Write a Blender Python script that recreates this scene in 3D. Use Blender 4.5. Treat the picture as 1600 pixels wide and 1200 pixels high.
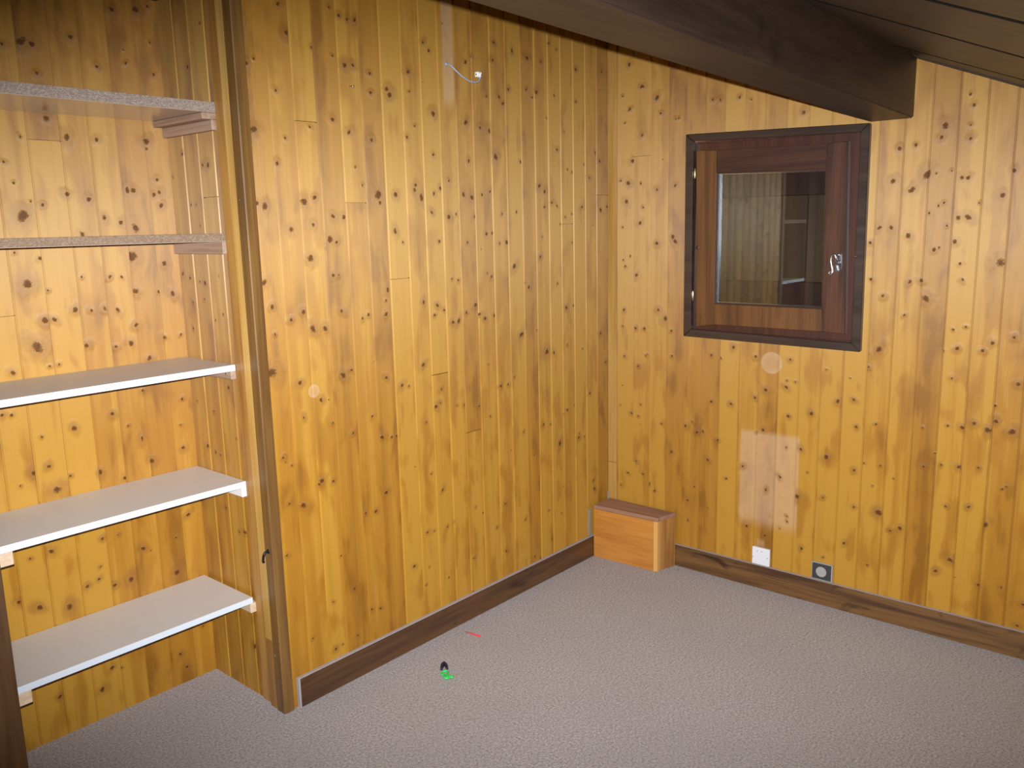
import bpy, bmesh, math, random
from mathutils import Vector, Matrix
random.seed(7)
for o in list(bpy.data.objects):
    bpy.data.objects.remove(o, do_unlink=True)
S = bpy.context.scene
C = S.collection

# ------------------------------------------------------------------ camera
CAM = Vector((-3.2815, -2.2481, 1.5487))
YAW, PITCH, ROLL, F_PX = -49.0191, -10.517, -1.3047, 1333.70
def cam_axes():
    y, p, r = (math.radians(v) for v in (YAW, PITCH, ROLL))
    f = Vector((math.cos(p)*math.sin(-y), math.cos(p)*math.cos(y), math.sin(p)))
    rt = Vector((math.cos(y), math.sin(y), 0)); up = rt.cross(f)
    return math.cos(r)*rt + math.sin(r)*up, -math.sin(r)*rt + math.cos(r)*up, f
RT, UP, FW = cam_axes()
cd = bpy.data.cameras.new('camera'); cam = bpy.data.objects.new('camera', cd); C.objects.link(cam)
cd.sensor_width = 36.0; cd.lens = F_PX*36.0/1600.0; cd.clip_start = 0.02
M = Matrix((RT, UP, -FW)).transposed().to_4x4(); M.translation = CAM
cam.matrix_world = M
S.camera = cam

# ------------------------------------------------------------------ light and exposure
W = bpy.data.worlds.new('night'); S.world = W; W.use_nodes = True
W.node_tree.nodes['Background'].inputs[0].default_value = (0.5, 0.6, 0.8, 1)
W.node_tree.nodes['Background'].inputs[1].default_value = 0.02
fl = bpy.data.lights.new('camera_flash', 'SPOT'); fo = bpy.data.objects.new('camera_flash', fl); C.objects.link(fo)
fl.energy = 765; fl.color = (0.97, 1.0, 1.05); fl.shadow_soft_size = 0.006
fl.spot_size = math.radians(66); fl.spot_blend = 1.0; fo.scale = (2.2, 1.0, 1.0)
FPOS = CAM + UP*0.042 - RT*0.02 + FW*0.02
aim = (FW - UP*0.03 + RT*0.060).normalized()
fo.rotation_mode = 'QUATERNION'; fo.location = FPOS; fo.rotation_quaternion = aim.to_track_quat('-Z', 'Y')
vs = S.view_settings
vs.view_transform = 'Standard'; vs.look = 'None'; vs.gamma = 1.0; vs.use_curve_mapping = False; vs.exposure = 0.0

# knots of each boarded wall: (distance along the wall, height, size class)
KNOTS = {
'A': [(-1.591,2.096,2),(-1.468,2.058,3),(-1.435,2.062,3),(-1.448,2.198,2),(-1.417,2.201,2),(-1.514,2.081,1),(-1.528,1.889,3),(-1.465,1.855,2),(-1.366,2.045,2),(-1.367,1.986,2),(-1.373,1.835,2),(-1.297,2.003,3),(-1.285,1.986,3),(-1.196,2.07,3),(-1.195,2.006,1),(-1.122,2.174,2),(-1.095,2.151,2),(-1.085,1.941,3),(-1.215,1.854,2),(-1.177,1.893,1),(-1.092,1.801,2),(-0.911,1.787,2),(-0.922,1.923,3),(-0.844,1.91,2),(-0.792,1.901,3),(-0.734,2.032,3),(-0.711,2.008,2),(-0.804,2.026,1),(-0.678,2.064,2),(-0.562,2.193,3),(-0.507,2.069,3),(-0.569,2.075,1),(-0.534,2.047,1),(-0.651,2.208,2),(-0.756,2.224,2),(-0.764,2.16,2),(-0.912,2.135,2),(-0.883,2.159,2),(-0.242,2.057,2),(-0.325,1.928,1),(-0.477,2.187,1),(-0.422,2.266,2),(-0.374,2.248,1),(-0.05,2.2,2),(-0.241,2.187,2),(-0.392,2.068,1),(-0.76,1.808,4),(-0.612,1.795,2),(-0.376,1.854,2),(-0.068,1.82,3),(-0.1,1.855,2),(-0.186,1.802,1),(-0.148,1.746,2),(-0.306,1.777,1),(-0.273,1.766,1),(-0.497,1.704,3),(-0.463,1.684,2),(-0.442,1.974,1),(-1.184,1.695,2),(-1.19,1.677,3),(-1.158,1.652,3),(-1.097,1.666,2),(-1.062,1.686,2),(-1.019,1.713,1),(-1.025,1.583,3),(-0.987,1.594,2),(-0.901,1.655,3),(-0.945,1.666,2),(-0.843,1.665,2),(-0.798,1.678,2),(-0.887,1.586,2),(-1.111,1.601,2),(-1.279,1.66,3),(-1.356,1.657,4),(-1.349,1.634,2),(-1.613,1.65,2),(-1.547,1.59,2),(-1.505,1.587,3),(-1.627,1.565,2),(-1.566,1.519,4),(-1.54,1.508,2),(-1.288,1.538,2),(-1.256,1.5,1),(-0.825,1.519,2),(-0.79,1.522,2),(-1.078,1.498,2),(-0.931,1.49,2),(-0.749,1.481,2),(-0.708,1.484,3),(-0.644,1.601,2),(-0.732,1.593,1),(-0.465,1.621,2),(-0.416,1.638,2),(-0.381,1.625,1),(-0.203,1.621,2),(-0.324,1.578,1),(-0.279,1.591,1),(-0.062,1.608,3),(-0.012,1.622,2),(-0.361,1.549,1),(-0.277,1.471,1),(-1.617,1.861,1),(-1.421,1.69,1),(-1.447,1.746,1),(-1.517,2.223,1),(-1.48,2.205,2),(-1.645,1.463,4),(-1.655,1.242,3),(-1.606,1.236,3),(-1.561,1.403,2),(-1.54,1.404,1),(-1.335,1.342,2),(-1.536,1.286,2),(-1.451,1.254,2),(-1.425,1.264,2),(-1.347,1.259,2),(-1.344,1.306,1),(-1.36,1.039,2),(-1.289,1.002,2),(-1.257,0.993,1),(-1.547,1.076,3),(-1.51,1.087,2),(-1.64,1.007,2),(-1.431,0.915,2),(-1.518,0.873,2),(-1.599,0.923,1),(-1.392,0.833,3),(-1.325,0.823,2),(-1.349,0.824,1),(-1.657,0.738,3),(-1.611,0.727,3),(-1.388,0.629,3),(-1.169,1.287,2),(-1.1,1.268,2),(-1.116,1.234,2),(-1.066,1.248,2),(-1.182,1.06,2),(-1.023,1.198,3),(-0.992,1.202,3),(-0.949,1.228,2),(-0.898,1.253,2),(-0.876,1.215,2),(-0.845,1.196,3),(-0.792,1.203,2),(-1.02,1.36,1),(-0.988,1.352,2),(-0.802,1.355,2),(-0.826,1.37,1),(-0.664,1.388,3),(-0.575,1.299,3),(-0.497,1.418,2),(-0.383,1.302,2),(-0.323,1.193,3),(-0.27,1.198,2),(-0.628,1.109,3),(-0.526,1.118,1),(-0.465,1.018,4),(-0.415,1.007,2),(-0.065,1.054,3),(-0.024,0.913,2),(-0.208,0.999,1),(-0.319,1.029,1),(-0.764,0.916,3),(-0.719,0.915,2),(-0.679,0.941,1),(-0.495,0.705,3),(-0.447,0.696,1),(-0.324,0.738,2),(-0.351,0.725,1),(-0.269,0.753,1),(-0.153,0.786,2),(-0.38,0.598,3),(-0.24,0.595,2),(-0.197,0.591,2),(-0.559,0.585,1),(-0.627,0.699,1),(-1.096,0.956,2),(-1.126,0.894,3),(-1.104,0.906,2),(-0.976,0.876,2),(-0.895,0.856,2),(-1.018,0.881,1),(-1.166,0.645,1),(-1.179,0.846,1),(-1.11,0.568,2),(-0.128,0.364,2),(-0.12,0.321,2),(-0.834,1.016,1),(-0.83,0.804,1),(-1.736,0.676,3),(-1.796,0.849,1),(-1.484,0.58,2),(-1.438,0.574,2),(-1.198,0.425,2),(-1.162,0.42,1),(-1.091,0.416,1),(-1.056,0.425,1),(-0.931,0.452,1),(-0.754,0.418,2),(-0.89,0.417,1),(-0.468,0.31,1),(-0.375,0.273,1),(-0.627,0.314,1),(-1.599,0.461,1),(-1.27,0.314,2),(-0.755,0.212,2),(-0.446,0.175,1),(-0.529,0.11,1),(-0.569,0.129,1),(-1.093,0.21,1),(-1.215,0.221,1),(-0.952,0.243,1),(-1.643,0.309,1),(-1.48,0.222,2),(-1.441,0.211,1),(-1.645,0.138,2),(-1.614,0.143,1),(-1.551,0.325,2),(-1.549,0.15,1),(-1.81,0.529,2),(-0.962,0.105,1),(-0.809,0.331,1),(-1.734,0.213,1),(-1.68,2.124,3),(-1.702,2.202,2),(-1.816,1.839,4),(-1.822,1.63,2),(-1.797,1.622,3),(-1.73,1.957,2),(-1.798,2.038,1),(-1.744,1.747,2),(-1.709,1.822,1),(-1.656,1.635,3),(-1.616,1.648,2),(-1.709,1.551,3),(-1.823,2.022,2),(-1.819,1.397,3),(-1.797,1.322,2),(-1.793,1.238,1),(-1.732,1.277,2),(-1.684,1.297,3),(-1.653,1.241,3),(-1.815,1.123,5),(-1.715,1.076,3),(-1.711,0.962,2),(-1.798,0.85,1),(-1.767,0.817,1),(-1.734,0.678,2),(-1.787,0.696,1),(-1.667,0.729,1)],
'B': [(-0.111,2.217,2),(-0.179,2.123,2),(-0.078,2.093,1),(-0.117,2.037,2),(-0.09,1.979,1),(-0.178,1.92,2),(-0.251,2.067,3),(-0.269,2.003,2),(-0.068,1.733,2),(-0.107,1.722,3),(-0.173,1.717,2),(-0.099,1.642,3),(-0.185,1.614,2),(-0.169,1.547,2),(-0.079,1.53,1),(-0.344,1.7,2),(-0.255,1.686,2),(-0.336,1.485,3),(-0.257,1.458,3),(-0.151,1.317,3),(-0.119,1.402,1),(-0.093,1.356,2),(-0.129,1.815,3),(-0.086,1.158,2),(-0.265,1.166,3),(-0.301,1.13,4),(-0.149,1.078,3),(-0.194,1.079,2),(-0.08,1.085,1),(-0.334,1.078,1),(-0.089,0.946,2),(-0.212,0.964,1),(-0.164,0.906,2),(-0.338,0.966,2),(-0.08,0.808,1),(-0.069,0.713,1),(-0.128,0.682,2),(-0.177,0.728,1),(-0.165,0.671,1),(-0.287,0.653,1),(-0.155,0.456,2),(-0.111,0.391,2),(-0.187,0.4,1),(-0.228,0.361,1),(-0.344,0.532,1),(-0.073,0.325,1),(-0.196,1.08,2),(-0.205,0.958,1),(-0.339,0.969,1),(-0.529,0.986,2),(-0.575,0.976,2),(-0.631,1.028,3),(-0.731,0.996,2),(-0.878,0.996,2),(-0.777,0.862,3),(-0.732,0.824,2),(-0.533,0.783,2),(-0.626,0.785,2),(-0.865,0.882,2),(-0.867,0.91,1),(-0.902,0.908,1),(-0.878,0.764,2),(-0.973,0.788,3),(-1.075,0.849,2),(-1.135,0.862,2),(-1.025,0.969,1),(-1.149,0.757,2),(-1.222,0.778,2),(-0.772,0.692,2),(-0.744,0.677,1),(-0.411,0.658,3),(-0.445,0.683,1),(-0.468,0.639,3),(-0.497,0.646,1),(-0.566,0.617,2),(-0.521,0.523,2),(-0.612,0.453,2),(-0.687,0.521,2),(-0.793,0.437,2),(-0.852,0.504,2),(-1.039,0.619,3),(-0.935,0.635,2),(-0.876,0.633,1),(-0.927,0.434,4),(-1.034,0.45,2),(-0.966,0.543,1),(-1.15,0.583,2),(-1.246,0.618,1),(-1.222,0.535,1),(-1.186,0.618,1),(-1.399,0.642,2),(-1.459,0.658,2),(-1.517,0.66,3),(-1.471,0.806,2),(-1.518,0.805,3),(-1.388,0.787,1),(-1.156,0.436,2),(-1.25,0.432,4),(-1.296,0.37,2),(-1.331,0.387,3),(-1.125,0.279,2),(-0.955,0.216,2),(-1.045,0.2,1),(-1.219,0.211,1),(-0.712,0.26,2),(-0.795,0.236,1),(-0.888,0.341,1),(-0.86,0.281,1),(-0.431,0.225,1),(-0.492,0.203,1),(-1.483,0.505,2),(-1.558,0.519,2),(-1.51,0.305,3),(-1.483,1.087,2),(-1.473,0.979,2),(-1.218,1.064,3),(-1.506,1.165,1),(-1.467,1.152,1),(-0.255,0.33,2),(-0.34,0.527,2),(-0.227,0.355,1),(-0.193,0.399,1),(-0.29,0.651,1),(-0.428,0.319,1),(-1.297,0.576,1),(-0.46,0.389,1),(-1.467,1.947,1),(-1.48,1.911,2),(-1.474,1.847,1),(-1.395,1.852,3),(-1.386,1.813,3),(-1.477,1.803,2),(-1.303,1.795,2),(-1.249,1.786,2),(-1.299,1.641,3),(-1.347,1.692,4),(-1.376,1.694,1),(-1.425,1.7,1),(-1.459,1.675,3),(-1.478,1.674,2),(-1.587,1.611,3),(-1.457,1.541,3),(-1.487,1.542,3),(-1.361,1.558,1),(-1.39,1.583,1),(-1.407,1.593,1),(-1.518,1.589,1),(-1.296,1.481,3),(-1.45,1.459,2),(-1.385,1.432,2),(-1.401,1.439,1),(-1.472,1.384,2),(-1.484,1.329,2),(-1.311,1.317,2),(-1.349,1.322,2),(-1.598,1.389,4),(-1.422,1.514,1),(-1.615,1.689,2),(-1.369,1.258,4),(-1.465,1.153,1),(-1.506,1.164,1),(-1.563,1.086,2),(-1.656,1.138,2),(-1.592,1.114,2),(-1.681,0.98,3),(-1.473,0.98,2),(-1.554,0.826,3),(-1.601,0.808,4),(-1.623,0.843,3),(-1.673,0.811,4),(-1.617,0.463,3),(-1.659,0.604,1),(-1.671,0.615,1),(-1.58,0.668,1),(-1.511,0.305,3),(-1.464,0.25,2),(-1.608,0.233,1),(-1.742,0.116,2),(-1.753,0.2,2),(-1.682,0.244,1),(-1.232,1.675,3),(-1.236,1.51,3),(-1.194,1.51,2),(-1.165,1.457,2),(-1.174,1.323,2),(-1.22,1.263,2),(-1.218,1.065,2),(-1.299,1.196,1),(-0.358,1.974,1),(-0.347,1.466,3),(-0.344,1.7,2),(-0.113,2.223,3),(-0.111,2.032,1),(-0.172,2.121,2),(-0.513,2.032,2),(-0.547,2.028,2),(-0.63,2.029,2),(-0.894,1.945,3),(-0.343,1.973,1),(-0.68,2.014,1)],
'C': [(-1.987,2.216,3),(-1.911,2.227,3),(-1.873,2.243,2),(-2.118,2.118,3),(-2.255,2.087,4),(-2.228,2.084,3),(-2.306,2.074,2),(-2.223,2.007,2),(-2.05,2.044,2),(-1.959,2.065,1),(-1.873,2.041,3),(-1.876,2.136,1),(-2.212,1.883,3),(-2.16,1.832,3),(-2.074,1.831,2),(-2.288,1.827,1),(-1.881,1.889,2),(-1.92,1.835,4),(-1.919,1.813,1),(-1.895,1.718,2),(-1.892,1.679,2),(-1.91,1.672,2),(-1.889,1.637,2),(-1.976,1.684,3),(-1.996,1.684,2),(-2.179,1.67,3),(-2.117,1.655,2),(-2.306,1.607,5),(-2.249,1.638,2),(-2.076,1.601,2),(-2.026,1.585,3),(-1.982,1.568,3),(-2.147,1.551,2),(-2.32,1.699,1),(-2.339,1.756,1),(-2.274,1.485,2),(-2.002,1.478,5),(-1.898,1.453,3),(-2.317,1.415,4),(-2.163,1.425,1),(-2.078,1.42,1),(-2.042,1.418,1),(-1.879,1.353,2),(-1.926,1.363,1),(-2.0,1.37,3),(-2.282,1.305,3),(-2.256,1.305,2),(-2.192,1.328,3),(-2.145,1.322,2),(-2.104,1.323,2),(-2.065,1.317,2),(-2.011,1.263,3),(-2.312,1.229,4),(-2.17,1.216,2),(-2.082,1.202,2),(-2.033,1.207,3),(-1.92,1.212,3),(-1.978,1.153,3),(-2.386,1.162,2),(-2.284,1.167,1),(-2.257,1.169,1),(-2.263,1.391,1),(-2.341,1.504,1),(-1.864,1.216,1),(-2.429,1.044,2),(-2.404,1.04,2),(-2.236,0.969,3),(-2.116,0.992,2),(-1.881,0.999,2),(-2.011,1.05,2),(-2.031,0.895,2),(-2.071,0.944,1),(-1.893,0.833,3),(-2.321,0.867,3),(-2.365,0.857,3),(-2.305,0.79,4),(-2.172,0.813,2),(-2.405,0.827,1),(-2.263,0.823,1),(-2.099,0.777,2),(-2.005,0.812,3),(-1.894,0.913,1),(-2.331,0.96,1),(-1.895,0.599,2),(-2.344,0.604,3),(-2.191,0.599,2),(-1.899,0.597,2),(-2.065,0.527,2),(-2.14,0.597,1),(-1.95,0.53,1),(-1.958,0.407,3),(-2.114,0.435,3),(-2.168,0.434,2),(-2.215,0.47,2),(-2.253,0.458,2),(-2.206,0.509,1),(-2.312,0.412,3),(-2.397,0.442,3),(-2.45,0.477,3),(-2.405,0.6,1),(-1.976,0.112,2),(-1.956,0.055,2),(-2.206,0.159,2),(-2.245,0.099,3),(-2.372,0.135,2),(-2.176,0.146,1)],
'S': [(0.28,2.045,2),(0.357,1.793,2),(0.212,1.751,3),(0.242,1.752,2),(0.426,1.725,1),(0.116,2.156,3),(0.331,1.636,1),(0.3,1.635,1),(0.127,1.614,3),(0.422,1.417,2),(0.378,1.405,2),(0.32,1.394,1),(0.289,1.39,2),(0.201,1.414,1),(0.372,1.324,1),(0.3,1.338,1),(0.194,1.295,1),(0.243,1.274,1),(0.387,1.239,1),(0.2,1.06,2),(0.302,0.969,1),(0.362,0.842,2),(0.285,0.824,1),(0.314,0.828,1),(0.178,0.894,1),(0.404,0.994,1),(0.279,0.642,1),(0.176,0.578,2),(0.206,0.573,1),(0.173,0.175,2)],
}
# butt joints between board lengths: (distance along the wall, height)
BUTTS = {'A': [(-1.629, 1.876), (-1.447, 1.633), (-1.272, 1.376), (-1.098, 1.014), (-0.911, 0.762), (-0.311, 1.55), (-0.047, 1.673)], 'B': [(-0.209, 1.833)], 'C': [(-2.238, 1.821), (-2.397, 1.326)], 'S': [(0.194, 1.655)]}

# ------------------------------------------------------------------ node helpers
class G:
    """small wrapper that builds a node graph from expressions"""
    def __init__(s, name):
        s.m = bpy.data.materials.new(name); s.m.use_nodes = True
        s.t = s.m.node_tree; s.t.nodes.clear()
        s.out = s.t.nodes.new('ShaderNodeOutputMaterial')
    def n(s, kind, **kw):
        nd = s.t.nodes.new('ShaderNode'+kind)
        for k, v in kw.items(): setattr(nd, k, v)
        return nd
    def put(s, sock, v):
        if hasattr(v, 'is_output') or isinstance(v, bpy.types.NodeSocket): s.t.links.new(v, sock)
        elif v is not None: sock.default_value = v
    def math(s, op, a, b=None, c=None, clamp=False):
        nd = s.n('Math', operation=op, use_clamp=clamp)
        for i, v in enumerate((a, b, c)): s.put(nd.inputs[i], v) if v is not None else None
        return nd.outputs[0]
    def add(s, a, b): return s.math('ADD', a, b)
    def sub(s, a, b): return s.math('SUBTRACT', a, b)
    def mul(s, a, b): return s.math('MULTIPLY', a, b)
    def vm(s, op, a, b=None, scale=None):
        nd = s.n('VectorMath', operation=op); s.put(nd.inputs[0], a)
        if b is not None: s.put(nd.inputs[1], b)
        if scale is not None: s.put(nd.inputs['Scale'], scale)
        return nd.outputs['Value'] if op in ('LENGTH', 'DISTANCE', 'DOT_PRODUCT') else nd.outputs[0]
    def sep(s, v):
        nd = s.n('SeparateXYZ'); s.put(nd.inputs[0], v); return nd.outputs
    def comb(s, x, y, z=0.0):
        nd = s.n('CombineXYZ')
        for i, v in enumerate((x, y, z)): s.put(nd.inputs[i], v)
        return nd.outputs[0]
    def noise(s, v, scale=1.0, detail=3.0, rough=0.55, dist=0.0):
        nd = s.n('TexNoise'); s.put(nd.inputs['Vector'], v); s.put(nd.inputs['Scale'], scale)
        nd.inputs['Detail'].default_value = detail; nd.inputs['Roughness'].default_value = rough
        nd.inputs['Distortion'].default_value = dist
        return nd.outputs['Fac']
    def ss(s, v, lo, hi, a=0.0, b=1.0):
        nd = s.n('MapRange', interpolation_type='SMOOTHSTEP'); s.put(nd.inputs[0], v)
        for i, x in zip((1, 2, 3, 4), (lo, hi, a, b)): nd.inputs[i].default_value = x
        return nd.outputs[0]
    def mix(s, f, a, b, mode='MIX'):
        nd = s.n('Mix', data_type='RGBA', blend_type=mode)
        s.put(nd.inputs[0], f)
        s.put(nd.inputs[6], a if not isinstance(a, tuple) else (*a, 1)); s.put(nd.inputs[7], b if not isinstance(b, tuple) else (*b, 1))
        return nd.outputs[2]
    def attr(s, name): return s.n('Attribute', attribute_name=name)
    def obj(s): return s.n('TexCoord').outputs['Object']
    def bump(s, h, dist, strength=1.0):
        nd = s.n('Bump'); s.put(nd.inputs['Height'], h); nd.inputs['Distance'].default_value = dist
        nd.inputs['Strength'].default_value = strength; return nd.outputs[0]
    def bsdf(s, col, rough, normal=None, coat=0.0, coat_rough=0.3, metal=0.0, spec=0.5):
        p = s.n('BsdfPrincipled'); s.put(p.inputs['Base Color'], col if not isinstance(col, tuple) else (*col, 1))
        s.put(p.inputs['Roughness'], rough)
        if normal is not None: s.put(p.inputs['Normal'], normal)
        p.inputs['Coat Weight'].default_value = coat; p.inputs['Coat Roughness'].default_value = coat_rough
        p.inputs['Metallic'].default_value = metal; p.inputs['Specular IOR Level'].default_value = spec
        s.t.links.new(p.outputs[0], s.out.inputs[0]); return s.m

PINE_LT, PINE_MD, PINE_DK = (0.400, 0.200, 0.020), (0.325, 0.142, 0.0105), (0.215, 0.084, 0.005)
def pine_boards(name, along, pale=(), tint=(1.0, 0.93, 0.78, 1.0)):
    """varnished knotty pine cladding; wc = (along, height, board seed), k1/k2 = nearest knots (along, height, radius)"""
    g = G(name)
    wc = g.attr('wc').outputs['Vector']; u, z, sd = g.sep(wc)
    tone = g.attr('tone').outputs['Fac']
    wob = g.noise(g.comb(g.mul(u, 45.0), g.mul(z, 45.0), sd), 1.0, 2.0)
    wobf = g.noise(g.comb(g.mul(u, 230.0), g.mul(z, 190.0), sd), 1.0, 2.0)
    wob2 = g.noise(g.comb(g.mul(u, 30.0), g.mul(z, 17.0), g.add(sd, 2.0)), 1.0, 2.0, 0.6)
    cores, halos, fl, shift = [], [], [], 0.0
    for kn in ('k1', 'k2'):
        ku, kz, kr = g.sep(g.attr(kn).outputs['Vector'])
        du, dz = g.sub(u, ku), g.sub(z, kz)
        ang = g.math('SINE', g.add(g.mul(ku, 311.0), g.mul(kz, 197.0)))
        ca, sa = g.math('COSINE', ang), g.math('SINE', ang)
        p1 = g.add(g.mul(du, ca), g.mul(dz, sa)); p2 = g.sub(g.mul(dz, ca), g.mul(du, sa))
        sq = g.add(0.95, g.mul(g.math('SINE', g.mul(ku, 533.0)), 0.30))
        d = g.math('DIVIDE', g.vm('LENGTH', g.comb(p1, g.mul(p2, sq), 0.0)), kr)
        dn = g.add(d, g.add(g.mul(g.sub(wob, 0.5), 1.3), g.mul(g.sub(wobf, 0.5), 1.3)))
        cores.append(g.ss(dn, 0.45, 1.25, 1.0, 0.0))
        dh = g.add(d, g.mul(g.sub(wob2, 0.5), 7.0))
        halos.append(g.math('MAXIMUM', g.mul(g.ss(dh, 0.8, 4.6, 1.0, 0.0), g.ss(d, 3.0, 6.0, 1.0, 0.0)), g.mul(g.ss(d, 1.0, 2.3, 1.0, 0.0), 0.55)))
        e = g.math('EXPONENT', g.mul(g.math('POWER', g.math('DIVIDE', dz, g.mul(kr, 2.6)), 2.0), -1.0))
        e2 = g.math('EXPONENT', g.mul(g.math('POWER', g.math('DIVIDE', du, g.mul(kr, 4.0)), 2.0), -1.0))
        w = g.mul(g.mul(e, e2), 0.75)
        shift = g.add(shift, g.mul(du, w)); fl.append(w)
    u2 = g.sub(u, shift)
    lean = g.mul(g.noise(g.comb(g.mul(z, 1.4), sd, 3.3), 1.0, 1.0), 0.012)
    u2 = g.add(u2, lean)
    broad = g.noise(g.comb(g.mul(u2, 26.0), g.mul(z, 0.9), sd), 1.0, 2.0, 0.5)
    fine = g.noise(g.comb(g.mul(u2, 210.0), g.mul(z, 3.0), g.add(sd, 5.0)), 1.0, 3.0, 0.6)
    blot = g.noise(g.comb(g.mul(u, 14.0), g.mul(z, 5.0), g.add(sd, 9.0)), 1.0, 2.0, 0.5, 0.4)
    f = g.add(g.add(g.mul(g.sub(broad, 0.5), 1.5), g.mul(g.sub(fine, 0.5), 0.55)), g.add(g.mul(tone, 0.9), g.mul(g.ss(blot, 0.45, 0.75), 0.6)))
    f = g.add(f, 0.32)
    col = g.mix(g.ss(f, 0.15, 0.6), PINE_LT, PINE_MD)
    col = g.mix(g.ss(f, 0.6, 1.25), col, PINE_DK)
    halo = g.math('MAXIMUM', halos[0], halos[1]); core = g.math('MAXIMUM', cores[0], cores[1])
    pf = None
    pn = g.noise(g.comb(g.mul(u, 30.0), g.mul(z, 30.0), 1.0), 1.0, 3.0)
    for (u0, u1, z0, z1, rnd) in pale:                          # places where a cover kept the varnish off the wood
        if rnd:
            dd = g.vm('LENGTH', g.comb(g.sub(u, u0), g.sub(z, z0), 0.0))
            m = g.mul(g.ss(dd, u1*0.9, u1*1.05, 1.0, 0.0), g.ss(dd, u1*0.3, u1*0.95, 0.65, 1.0))
        else:
            e = 0.012
            m = g.mul(g.mul(g.ss(u, u0, u0+e), g.ss(u, u1-e, u1, 1.0, 0.0)), g.mul(g.ss(z, z0-0.02, z0+0.05), g.ss(z, z1-0.03, z1, 1.0, 0.0)))
        m = g.mul(m, g.ss(pn, 0.2, 0.5, 0.7, 1.0))
        pf = m if pf is None else g.math('MAXIMUM', pf, m)
    if pf is not None:
        col = g.mix(g.mul(pf, 0.5), col, (0.50, 0.33, 0.20))
    col = g.mix(g.mul(halo, 0.5), col, (0.20, 0.075, 0.010))
    col = g.mix(g.mul(core, 0.88), col, (0.075, 0.022, 0.007))
    h = g.add(g.add(g.mul(broad, 0.9), g.mul(fine, 0.10)), g.add(g.mul(halo, 0.30), g.mul(core, 0.55)))
    nrm = g.bump(h, 0.0022)
    m = g.bsdf(col, 0.60, nrm, coat=0.10, coat_rough=0.3)
    p = [n for n in g.t.nodes if n.type == 'BSDF_PRINCIPLED'][0]   # planed, slightly cupped boards: gloss spread sideways
    p.inputs['Anisotropic'].default_value = 0.85
    g.put(p.inputs['Specular IOR Level'], g.math('MULTIPLY_ADD', core, -0.75, 1.0))
    p.inputs['Specular Tint'].default_value = tint
    g.put(p.inputs['Tangent'], g.comb(*along)); return m

def wood(name, light, dark, axis=2, rough=0.5, coat=0.2, knots=0.0, fine=150.0, stretch=0.03, contrast=1.0, bumpd=0.0008):
    g = G(name); p = g.obj()
    sc = [fine*0.15]*3; sc[axis] = fine*0.15*stretch*2
    v = g.vm('MULTIPLY', p, tuple(sc))
    a = g.noise(v, 1.0, 3.0, 0.55, 0.6)
    sc = [fine]*3; sc[axis] = fine*stretch
    b = g.noise(g.vm('MULTIPLY', p, tuple(sc)), 1.0, 2.0)
    f = g.add(g.mul(a, 0.7), g.mul(b, 0.3))
    col = g.mix(g.ss(f, 0.5-0.2/contrast, 0.5+0.2/contrast), light, dark)
    if knots:                                                    # dark knots and stained patches
        kv = [knots*2.2]*3; kv[axis] = knots
        k = g.noise(g.vm('MULTIPLY', p, tuple(kv)), 1.0, 3.0, 0.6, 0.8)
        col = g.mix(g.ss(k, 0.56, 0.72, 0.0, 0.85), col, tuple(c*0.3 for c in dark))
    return g.bsdf(col, rough, g.bump(f, bumpd), coat=coat, coat_rough=0.35, spec=0.4)

def plain(name, col, rough=0.5, metal=0.0, bumpd=0.0, bscale=200.0, var=0.0, coat=0.0, spec=0.5):
    g = G(name); n = g.noise(g.obj(), bscale, 3.0)
    c = g.mix(g.mul(n, 1.0), tuple(x*(1-var) for x in col), tuple(min(1, x*(1+var)) for x in col))
    return g.bsdf(c, rough, g.bump(n, bumpd) if bumpd else None, metal=metal, coat=coat, spec=spec)

def carpet():
    g = G('loop_carpet'); p = g.obj()
    a = g.noise(p, 130.0, 3.0, 0.7); b = g.noise(p, 420.0, 2.0, 0.6); c = g.noise(p, 2.2, 2.0)
    d = g.noise(g.vm('ADD', p, (4.0, 2.0, 0.0)), 90.0, 2.0, 0.6)
    f = g.add(g.mul(a, 0.55), g.mul(b, 0.45))
    col = g.mix(g.ss(f, 0.34, 0.66), (0.26, 0.225, 0.215), (0.74, 0.67, 0.65))
    col = g.mix(g.mul(g.ss(d, 0.5, 0.72), 0.5), col, (0.50, 0.46, 0.48))
    col = g.mix(g.mul(g.ss(c, 0.35, 0.65), 0.16), col, (0.38, 0.34, 0.32))
    return g.bsdf(col, 0.95, g.bump(g.add(a, b), 0.006, 0.9), spec=0.1)

def chipboard(name, c0, c1):
    g = G(name); p = g.obj()
    vo = g.n('TexVoronoi'); g.put(vo.inputs['Vector'], g.vm('MULTIPLY', p, (260.0, 400.0, 520.0))); vo.inputs['Scale'].default_value = 1.0
    r = g.sep(vo.outputs['Color'])[0]; n = g.noise(p, 300.0, 3.0)
    f = g.add(g.mul(r, 0.7), g.mul(n, 0.3))
    col = g.mix(g.ss(f, 0.1, 0.9), c0, c1)
    return g.bsdf(col, 0.85, g.bump(f, 0.001))

def glass():
    g = G('window_glass')
    fr = g.n('Fresnel'); fr.inputs[0].default_value = 1.52
    tr = g.n('BsdfTransparent'); gl = g.n('BsdfGlossy'); gl.inputs['Roughness'].default_value = 0.01
    tr.inputs[0].default_value = (0.93, 0.96, 0.97, 1)
    mx = g.n('MixShader'); g.put(mx.inputs[0], g.mul(fr.outputs[0], 1.15)); g.put(mx.inputs[1], tr.outputs[0]); g.put(mx.inputs[2], gl.outputs[0])
    g.t.links.new(mx.outputs[0], g.out.inputs[0]); return g.m

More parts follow.
